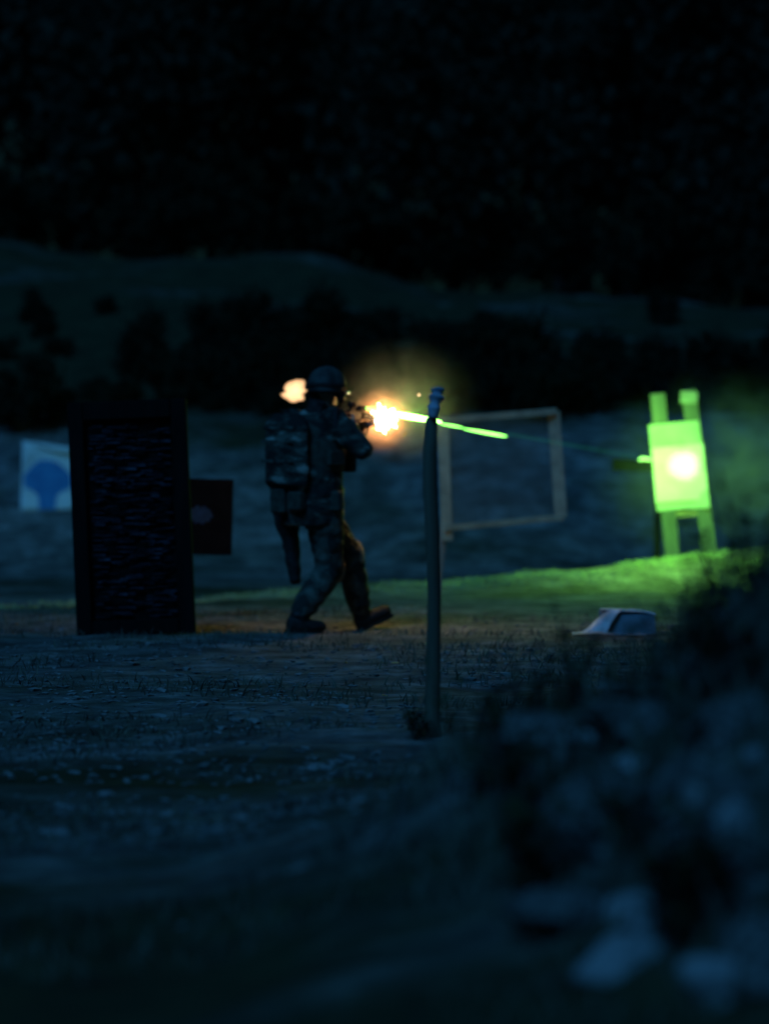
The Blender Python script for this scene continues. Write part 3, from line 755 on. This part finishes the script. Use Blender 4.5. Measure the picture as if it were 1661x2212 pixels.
def make_person():
    e = empty('person', V3(-.40, 19.05, H(-.40, 19.05)), 'person in camouflage and helmet striding right, aiming a rifle at the green target', 'person')
    # --- body: head with face, neck, trunk, arms, hands, legs
    mb = MB()
    mb.ball(Hd(0, 0, .012), (.074, .094, .098), 20, 14, HM)                 # skull
    mb.ball(Hd(0, .022, -.055), (.056, .068, .062), 16, 10, HM)             # jaw
    mb.ball(Hd(0, .080, -.098), (.022, .018, .016), 10, 6, HM)              # chin
    mb.tube([Hd(0, .088, .008), Hd(0, .104, -.018), Hd(0, .112, -.034)], [.009, .012, .014], 8)     # nose
    mb.ball(Hd(0, .086, -.066), (.024, .010, .007), 10, 6, HM)              # lips
    for s in (-1, 1):
        mb.ball(Hd(s * .031, .082, .010), (.013, .010, .009), 8, 6, HM)     # eyes
        mb.ball(Hd(s * .031, .086, .030), (.022, .008, .007), 8, 6, HM)     # brow
        mb.ball(Hd(s * .078, -.004, -.012), (.010, .020, .032), 8, 6, HM)   # ears
    limb(mb, NECK - V3(0, 0, .05), Hd(0, -.012, -.06), .062, .056)
    mb.tube([PEL - V3(0, 0, .06), PEL + V3(0, 0, .1), PEL.lerp(CH, .5), CH - V3(0, 0, .06), CH + V3(0, 0, .02)],
            [(.14, .10), (.13, .09), (.14, .095), (.17, .10), (.12, .07)], 18, up=shf)
    for S, El, Ha in ((SH_R, EL_R, HA_R), (SH_L, EL_L, HA_L)):
        limb(mb, S, El, .052, .040); wv = Ha + (El - Ha).normalized() * .055; limb(mb, El, wv, .040, .028)
    make_hand(mb, HA_R + (EL_R - HA_R).normalized() * .06, HA_R + RR * .022 + UU * .012, (A * .85 + UU * .1 - RR * .3), UU, -RR - A * .2)
    make_hand(mb, HA_L + (EL_L - HA_L).normalized() * .065, HA_L - UU * .012, (RR * .85 + A * .35), A, UU - RR * .3)
    for Hp, K, An in ((HIP_R, KN_R, AN_R), (HIP_L, KN_L, AN_L)):
        limb(mb, Hp, K, .078, .050); limb(mb, K, An, .050, .036, bulge=1.2)
        f = V3(.9, .3, 0).normalized(); mb.tube([An, An - V3(0, 0, .05), An + f * .05 - V3(0, 0, .06)], [.035, .038, .03], 10)
    obj('body', remeshed(mb, .0062, 3), M_SKIN, e)
    # --- jacket
    mb = MB()
    mb.tube([PEL - V3(.02, 0, .17), PEL - V3(.02, 0, .06), PEL + V3(-.02, 0, .06), PEL.lerp(CH, .45) - V3(.015, 0, 0), CH - V3(0, 0, .12), CH - V3(0, 0, .01), CH + V3(.01, 0, .055)],
            [(.200, .195), (.218, .212), (.212, .205), (.212, .195), (.224, .185), (.190, .140), (.080, .070)], 24, up=shf)
    for S, El, Ha in ((SH_R, EL_R, HA_R), (SH_L, EL_L, HA_L)):
        wv = Ha + (El - Ha).normalized() * .06
        limb(mb, S - V3(0, 0, .01), El, .094, .074, bulge=1.03); limb(mb, El, wv, .070, .046, bulge=1.12)
    mb.tube([NECK - V3(0, 0, .07), NECK + V3(.02, 0, .03)], [.085, .072], 16)     # collar
    obj('jacket', remeshed(mb, .011, 5, .010, 11), M_CAMO, e)
    obj('neck_gaiter', remeshed(MB().tube([NECK - V3(0, 0, .03), NECK.lerp(HEAD, .4), Hd(0, -.004, -.075), Hd(0, .004, -.03), Hd(0, .002, .01)], [.086, .082, .088, .094, .094], 18), .008, 4, .005, 24), M_NYLON, e)
    # --- trousers
    mb = MB()
    mb.tube([PEL + V3(0, 0, .02), PEL - V3(0, 0, .06), PEL - V3(0, 0, .13)], [(.165, .125), (.178, .14), (.14, .12)], 20, up=shf)
    for Hp, K, An in ((HIP_R, KN_R, AN_R), (HIP_L, KN_L, AN_L)):
        limb(mb, Hp - V3(0, 0, .03), K, .128, .095, bulge=1.04); c = An + (K - An).normalized() * .05
        limb(mb, K, c, .092, .076, bulge=1.12)
    obj('trousers', remeshed(mb, .011, 5, .010, 12), M_CAMO2, e)
    # --- boots
    for An, fd, pitch in ((AN_R, V3(.92, .38, 0), -.10), (AN_L, V3(.95, .30, 0), .42)):
        fd = fd.normalized(); f = (fd * math.cos(pitch) + V3(0, 0, math.sin(pitch))).normalized(); up = fd.cross(V3(0, 0, 1)).normalized().cross(f) * 1.0
        heel = An - f * .045 - up * .055; sd = f.cross(up).normalized()
        mb = MB(); leg = (KN_R - AN_R if An is AN_R else KN_L - AN_L).normalized()
        mb.tube([An + leg * .13, An + leg * .05, An - up * .02], [.070, .066, .060], 14)
        mb.tube([heel - f * .02, heel + f * .05, heel + f * .13, heel + f * .20, heel + f * .245], [(.042, .046), (.050, .054), (.054, .050), (.054, .043), (.036, .030)], 14, up=up)
        b = obj('boot', remeshed(mb, .008, 5, .003, 20), M_RUBBER, e)
        so = MB()
        pr = [(-.030, .026), (-.015, .036), (.03, .038), (.09, .041), (.16, .047), (.21, .042), (.245, .022)]
        top = [heel + f * a + sd * w_ - up * .034 for a, w_ in pr] + [heel + f * a - sd * w_ - up * .034 for a, w_ in reversed(pr)]
        n_ = len(top); so.add(top + [p - up * .024 for p in top], [tuple(range(n_)), tuple(range(2 * n_ - 1, n_ - 1, -1))] + [(k, k + n_, (k + 1) % n_ + n_, (k + 1) % n_) for k in range(n_)])
        so.build('sole', M_RUBBER, b)
    # --- helmet
    mb = MB(); Cn = Hd(0, -.012, .035)
    vs_, fs = [], []; n_, m_ = 36, 14
    for j in range(m_ + 1):
        t = (j / m_) * R(118)
        for k in range(n_):
            a = 2 * math.pi * k / n_; cr, sr = math.cos(a), math.sin(a)
            lim = 1.0
            ff = max(0, sr)                                   # towards the face: higher rim
            tt = t * (1 - .24 * ff ** 1.5)
            x, y, z = math.sin(tt) * cr * .128, math.sin(tt) * sr * .148, math.cos(tt) * .132
            if j >= m_ - 1: x *= 1.03; y *= 1.03
            vs_.append(Cn + HM @ V3(x, y, z))
    for j in range(m_):
        for k in range(n_):
            a, b = j * n_ + k, j * n_ + (k + 1) % n_; fs.append((a, a + n_, b + n_, b))
    o0 = len(vs_); vs_ += [Cn + (p - Cn) * .93 for p in vs_]
    fs += [tuple(o0 + q for q in reversed(f)) for f in list(fs)]
    for k in range(n_):
        a, b = m_ * n_ + k, m_ * n_ + (k + 1) % n_; fs.append((a, a + o0, b + o0, b))
    h = mb.add(vs_, fs).build('helmet', M_HELMET, e, True)
    MB().box(Hd(0, .118, .085), (.020, .012, .022), HM, .004).build('mount', M_POLY, h)
    for s in (-1, 1):
        MB().box(Hd(s * .131, -.01, .015), (.005, .06, .010), HM, .003).build('rail', M_POLY, h)
        MB().ball(Hd(s * .098, .0, -.035), (.032, .036, .045), 14, 9, HM).build('ear_cup', M_POLY, h, True)
        MB().tube([Hd(s * .10, .03, -.02), Hd(s * .07, .07, -.09), Hd(0, .09, -.125)], [(.003, .010)] * 3, 6).build('strap', M_NYLON, h)
    MB().ball(Hd(.118, .050, .000), (.016, .034, .018), 14, 9, HM).build('glint_pod', M_GLINT, h, True)  # added shiny ball, only there for the blue glint beside the goggles
    # --- goggles
    g = MB(); vs_, fs = [], []
    for i in range(15):
        a = lerp(-1.15, 1.15, i / 14); c, s = math.cos(a), math.sin(a)
        for z in (-.030, -.024, .026, .034): vs_.append(Hd(s * .098, .022 + c * .098 + (.004 if abs(z) < .028 else 0), .012 + z - (.012 if abs(i - 7) < 2 and z < 0 else 0) * -1))
    fs = [(i * 4 + k, (i + 1) * 4 + k, (i + 1) * 4 + k + 1, i * 4 + k + 1) for i in range(14) for k in range(3)]
    gl = g.add(vs_, fs).build('goggles', M_LENS, e, True)
    fr = MB()
    for z in (-.031, .035):
        fr.tube([Hd(math.sin(lerp(-1.2, 1.2, i / 12)) * .100, .022 + math.cos(lerp(-1.2, 1.2, i / 12)) * .100, .012 + z) for i in range(13)], .006, 6)
    fr.build('frame', M_POLY, gl, True)
    st = MB(); st.tube([Hd(math.cos(a) * .136, -.012 + math.sin(a) * .156, .028) for a in [R(25 - 230 * i / 18) for i in range(19)]], [(.003, .012)] * 19, 6); st.build('strap', M_NYLON, gl)
    # --- plate carrier with pouches
    def TP(r, f, z): return V3(CH.x, CH.y, 0).lerp(V3(PEL.x, PEL.y, 0), max(0, (1.40 - z) / .55)) + SHR * r + shf * f + V3(0, 0, z)
    mb = MB()
    mb.tube([TP(0, 0, 1.06), TP(0, 0, 1.12), TP(0, 0, 1.25), TP(0, 0, 1.36), TP(0, 0, 1.40)], [(.205, .190), (.216, .202), (.222, .205), (.192, .185), (.13, .15)], 24, up=shf)
    pc = obj('plate_carrier', remeshed(mb, .011, 4, .004, 14), M_POUCH, e)
    for k in range(3): MB().box(TP(-.11 + .11 * k, .225, 1.14), (.046, .028, .075), TM, .01).build('magazine_pouch', M_POUCH, pc)
    for z in (1.12, 1.18, 1.24, 1.30): MB().box(TP(.0, -.206, z), (.15, .004, .011), TM, .002).build('webbing', M_CAMO2, pc)
    for s in (-1, 1): MB().box(TP(s * .216, -.01, 1.16), (.018, .07, .05), TM, .008).build('side_pouch', M_POUCH, pc)
    # --- small backpack on the shoulders
    mb = MB(); mb.box(TP(-.03, -.220, 1.19), (.195, .075, .27), TM, .07).box(TP(-.04, -.270, 1.14), (.14, .045, .17), TM, .04)
    bp = obj('backpack', remeshed(mb, .012, 5, .010, 10), M_CAMO, e)
    for z in (1.36, 1.27, 1.14): MB().box(TP(-.03, -.316 if z < 1.3 else -.297, z), (.145, .004, .010), TM, .002).build('strap', M_CAMO2, bp)
    MB().tube([TP(-.10, -.18, 1.41), TP(-.10, -.20, 1.48), TP(-.04, -.20, 1.48), TP(-.04, -.18, 1.41)], .006, 6).build('carry_loop', M_NYLON, bp)
    # --- belt, pouches, long slung case
    mb = MB(); n_ = 28
    ring = [PEL + V3(-.02, 0, .03) + SHR * math.cos(6.2832 * k / n_) * .222 + shf * math.sin(6.2832 * k / n_) * .206 for k in range(n_)]
    mb.add(ring + [p + V3(0, 0, .05) for p in ring], [(k, (k + 1) % n_, (k + 1) % n_ + n_, k + n_) for k in range(n_)])
    bl = mb.build('belt', M_NYLON, e, True)
    for r_, f_, w_, h_ in ((-.235, -.06, .055, .085), (.225, -.02, .035, .07), (.06, -.235, .06, .065), (-.09, -.240, .065, .085)):
        MB().box(PEL + SHR * r_ + shf * f_ + V3(0, 0, -.005), (w_ if abs(f_) > .1 else .036, .036 if abs(f_) > .1 else w_, h_), TM, .014).build('belt_pouch', M_POUCH, bl)
    Q = [at(612, 1050, 19.12), at(616, 1090, 19.12), at(622, 1130, 19.12), at(628, 1170, 19.12), at(634, 1215, 19.12), at(638, 1252, 19.12), at(640, 1262, 19.12)]
    obj('slung_case', remeshed(MB().tube(Q, [(.11, .09), (.130, .10), (.118, .085), (.086, .06), (.072, .05), (.058, .04), (.036, .03)], 14), .01, 4, .008, 9), M_NYLON, e)
    # --- knee pads
    for K, An, Hp in ((KN_R, AN_R, HIP_R), (KN_L, AN_L, HIP_L)):
        f = (K - (An + Hp) / 2); f = (V3(f.x, f.y, f.z).normalized() + V3(.7, .3, 0)).normalized(); x, y, z = basis(f)[1], f, basis(f)[2]
        kp = MB().ball(K + f * .062, (.066, .042, .095), 16, 10, mat3(x, y, z)).build('knee_pad', M_TAN, e, True)
        MB().tube([K + f * .03 + x * .082 + z * .03, K - f * .088 + z * .03, K + f * .03 - x * .082 + z * .03], [(.003, .012)] * 3, 6).build('strap', M_NYLON, kp)
make_person()

# ------------------------------------------------------------------ muzzle flash, laser, smoke
def vol_emit(name, color, strength, centre, rad, power=2.0, nscale=14, namp=.7, dens=0.0):
    def f(n, o):
        g = n.nodes.new('ShaderNodeNewGeometry'); s = n.nodes.new('ShaderNodeVectorMath'); s.operation = 'SUBTRACT'; s.inputs[1].default_value = centre
        n.links.new(g.outputs['Position'], s.inputs[0])
        m = n.nodes.new('ShaderNodeVectorMath'); m.operation = 'DIVIDE'; m.inputs[1].default_value = rad; n.links.new(s.outputs[0], m.inputs[0])
        l = n.nodes.new('ShaderNodeVectorMath'); l.operation = 'LENGTH'; n.links.new(m.outputs[0], l.inputs[0])
        a = n.nodes.new('ShaderNodeMath'); a.operation = 'SUBTRACT'; a.use_clamp = True; a.inputs[0].default_value = 1; n.links.new(l.outputs['Value'], a.inputs[1])
        p = n.nodes.new('ShaderNodeMath'); p.operation = 'POWER'; p.inputs[1].default_value = power; n.links.new(a.outputs[0], p.inputs[0])
        t = n.nodes.new('ShaderNodeTexNoise'); t.inputs['Scale'].default_value = nscale; t.inputs['Detail'].default_value = 3; n.links.new(g.outputs['Position'], t.inputs['Vector'])
        r = n.nodes.new('ShaderNodeMapRange'); r.inputs[1].default_value = .3; r.inputs[2].default_value = .7; r.inputs[3].default_value = 1 - namp; r.inputs[4].default_value = 1 + namp; n.links.new(t.outputs[0], r.inputs[0])
        q = n.nodes.new('ShaderNodeMath'); q.operation = 'MULTIPLY'; n.links.new(p.outputs[0], q.inputs[0]); n.links.new(r.outputs[0], q.inputs[1])
        if dens:
            d = n.nodes.new('ShaderNodeMath'); d.operation = 'MULTIPLY'; d.inputs[1].default_value = dens; n.links.new(q.outputs[0], d.inputs[0])
            v = n.nodes.new('ShaderNodeVolumePrincipled'); v.inputs['Color'].default_value = (*color, 1); v.inputs['Anisotropy'].default_value = .2
            n.links.new(d.outputs[0], v.inputs['Density'])
        else:
            d = n.nodes.new('ShaderNodeMath'); d.operation = 'MULTIPLY'; d.inputs[1].default_value = strength; n.links.new(q.outputs[0], d.inputs[0])
            v = n.nodes.new('ShaderNodeEmission'); v.inputs[0].default_value = (*color, 1); n.links.new(d.outputs[0], v.inputs[1])
        n.links.new(v.outputs[0], o.inputs['Volume'])
    return material(name, f)
FL = G(.335, 0, .0)
def make_flash():
    e = empty('muzzle_flash', FL, 'white hot muzzle flash bursting from the rifle', 'flash')
    bm = bmesh.new(); bmesh.ops.create_icosphere(bm, subdivisions=3, radius=1)
    for v in bm.verts:
        c = v.co.normalized(); k = .85 + 1.9 * max(0, mnoise.noise(c * 2.9 + Vector((3, 1, 8)))) + .15 * mnoise.noise(c * 6)
        v.co = RM @ Vector((c.x * .054 * k, c.y * .095 * k, c.z * .058 * k))
    me = bpy.data.meshes.new('core'); bm.to_mesh(me); bm.free()
    o = obj('core', me, emit_mat('flash_core', (1, .56, .22), 85), None); o.location = FL; o.parent = e; o.matrix_parent_inverse = Matrix.Translation(-FL)
    rad = (.27, .34, .27)
    MB().ball(FL, rad, 24, 14).build('flame_glow', vol_emit('flame_glow', (1, .36, .10), 30, tuple(FL), rad, 3.0, 17, .85), e)
    # jets through the slots of the brake
    for k, (r_, u_) in enumerate(((.7, .75), (-.75, .6), (.85, -.5), (-.6, -.8))):
        d = (RR * r_ + UU * u_ + A * .5).normalized(); b = G(.29)
        MB().tube([b, b + d * .03, b + d * .06], [.010, .012, .003], 8).build('jet', emit_mat('flash_jet', (1, .6, .26), 16), e, True)
make_flash()
def make_second_flash():
    d = 19.75; c = at(634, 848, d)
    e = empty('flame_burst', c, 'small pale orange burst of flame behind the helmet', 'flash')
    out = [(606, 851), (614, 846), (612, 838), (618, 828), (632, 822), (648, 821), (657, 824), (658, 836), (664, 842), (657, 851), (657, 864), (646, 868), (630, 871), (618, 864), (610, 858)]
    bm = bmesh.new(); bmesh.ops.create_icosphere(bm, subdivisions=4, radius=1)
    P = [at(x, y, d) - c for x, y in out]; ang = [math.atan2(p.z, p.x) for p in P]; rr = [math.hypot(p.x, p.z) for p in P]; rm = sum(rr) / len(rr); rr = [rm + (r_ - rm) * 1.5 for r_ in rr]
    order = sorted(range(len(P)), key=lambda i: ang[i]); ang = [ang[i] for i in order]; rr = [rr[i] for i in order]
    A2 = np.array([a - 2 * math.pi for a in ang] + ang + [a + 2 * math.pi for a in ang]); R2 = np.array(rr * 3)
    for v in bm.verts:
        q = v.co; a = math.atan2(q.z, q.x); r_ = float(np.interp(a, A2, R2)); l = math.hypot(q.x, q.z)
        v.co = Vector((math.cos(a) * l * r_, q.y * .055 * (1 + .3 * mnoise.noise(q * 3)), math.sin(a) * l * r_))
    me = bpy.data.meshes.new('flame'); bm.to_mesh(me); bm.free()
    def f(n, o):
        em = n.nodes.new('ShaderNodeEmission'); em.inputs[0].default_value = (1, .56, .27, 1); em.inputs[1].default_value = 20
        n.links.new(em.outputs[0], o.inputs['Volume'])
    o = obj('flame', me, material('flame_burst', f)); o.location = c; o.parent = e; o.matrix_parent_inverse = Matrix.Translation(-c)
make_second_flash()

# laser beam glowing in the smoke, its spot lamp, and an added green fill
LG = (.30, 1.0, .16)
def make_beam():
    e = empty('laser_beam', E_, 'green laser beam running from the rifle to the target', 'laser beam')
    B, br, bu = basis(T_ - E_)
    def on(px):      # point of the line seen at picture column px
        lo, hi = 0.0, 1.0
        for _ in range(40):
            m = (lo + hi) / 2; p = E_.lerp(T_, m); x = 830.5 + FPX * p.x / p.y
            if x < px: lo = m
            else: hi = m
        return E_.lerp(T_, lo)
    def seg(x0, x1, r0, r1, up, mat, name):
        n_ = 9; pts = [on(lerp(x0, x1, i / (n_ - 1))) + bu * up for i in range(n_)]
        rad = [max(.0015, lerp(r0, r1, i / (n_ - 1)) * (math.sin(math.pi * min(1, max(0, (i + .15) / (n_ - .7)))) ** .35)) for i in range(n_)]
        MB().tube(pts, rad, 8).build(name, mat, e, True)
    hot = emit_mat('laser_hot', (.26, 1, .13), 30.0); mid = emit_mat('laser_mid', (.24, 1, .13), 6.0)
    def faint(n, o):
        em = n.nodes.new('ShaderNodeEmission'); em.inputs[0].default_value = (.05, 1, .45, 1); em.inputs[1].default_value = .012
        t = n.nodes.new('ShaderNodeBsdfTransparent'); a = n.nodes.new('ShaderNodeAddShader')
        n.links.new(em.outputs[0], a.inputs[0]); n.links.new(t.outputs[0], a.inputs[1]); n.links.new(a.outputs[0], o.inputs[0])
    dim = material('laser_dim', faint)
    seg(786, 826, .008, .010, .004, mid, 'beam_segment')
    seg(846, 952, .022, .010, 0, hot, 'beam_segment')
    seg(950, 1000, .006, .006, -.012, mid, 'beam_segment')
    seg(1002, 1093, .007, .011, -.020, mid, 'beam_segment')
    MB().tube([on(1094), T_], .012, 8).build('faint_beam', dim, e, True)
    # the laser's lamp beyond the smoke, and an added fill light before the sheet
    s = bpy.data.lights.new('laser_illuminator', 'SPOT'); so = bpy.data.objects.new('laser_illuminator', s); COL.objects.link(so)
    so.location = on(1130); so.rotation_euler = (-(T_ - so.location)).to_track_quat('Z', 'Y').to_euler()
    s.spot_size = R(4.4); s.spot_blend = 1.0; s.energy = 2300; s.color = (.60, 1.0, .60); s.shadow_soft_size = .01
    p = bpy.data.lights.new('green_fill', 'POINT'); po = bpy.data.objects.new('green_fill', p); COL.objects.link(po)  # unseen lamp added in mid-air to brighten the sheet and ground strip green
    po.location = T_ - (T_ - E_).normalized() * .85; p.energy = 165; p.color = (.27, 1.0, .10); p.shadow_soft_size = .06
make_beam()

M_SPARK = emit_mat('spark', (1, .62, .35), 7)
def casing(loc, rot, label, lit=False):
    o = MB().tube([(0, 0, -.022), (0, 0, -.019), (0, 0, .010), (0, 0, .016), (0, 0, .022)], [.0045, .0048, .0046, .0032, .0032], 10).build('cartridge_case', M_BRASS, None, True)
    o.location = loc; o.rotation_euler = rot; tag(o, label, 'cartridge case')
casing(at(875, 937, 19.2), (.5, .6, 0), 'spent brass cartridge case in the air below the muzzle flash')
for (x, y), lab in zip(((905, 853),), ('spark flying above the laser beam',)):
    o = MB().ball((0, 0, 0), (.005, .004, .006), 8, 5).build('spark', M_SPARK, None, True); o.location = at(x, y, 19.4); tag(o, 'tiny glowing ' + lab, 'spark')
for (x, y), lab in zip(((748, 1433), (853, 1434), (830, 1505), (925, 1393)), ('left of the pair on the ground below the shooter', 'right of the pair on the ground below the shooter', 'nearest on the ground below the shooter', 'on the ground beside the stake')):
    p = hit(x, y); casing(p + Vector((0, 0, .006)), (1.57, 0, x), 'spent brass case ' + lab)

# smoke
def smoke(name, c, rad, dens, label, power=1.3):
    o = MB().ball(c, rad, 24, 14).build(name, vol_emit(name, (.8, .85, .85), 0, tuple(c), rad, power, 4.5, .9, dens))
    tag(o, label, 'smoke', kind='stuff')
smoke('gun_smoke', at(872, 868, 19.8), (.60, .8, .50), .65, 'thin gun smoke glowing around the muzzle flash', 2.2)
smoke('drifting_smoke', at(1575, 1030, 26.6), (1.5, 1.1, 1.1), 1.3, 'thin smoke glowing green around the lit target', 2.0)
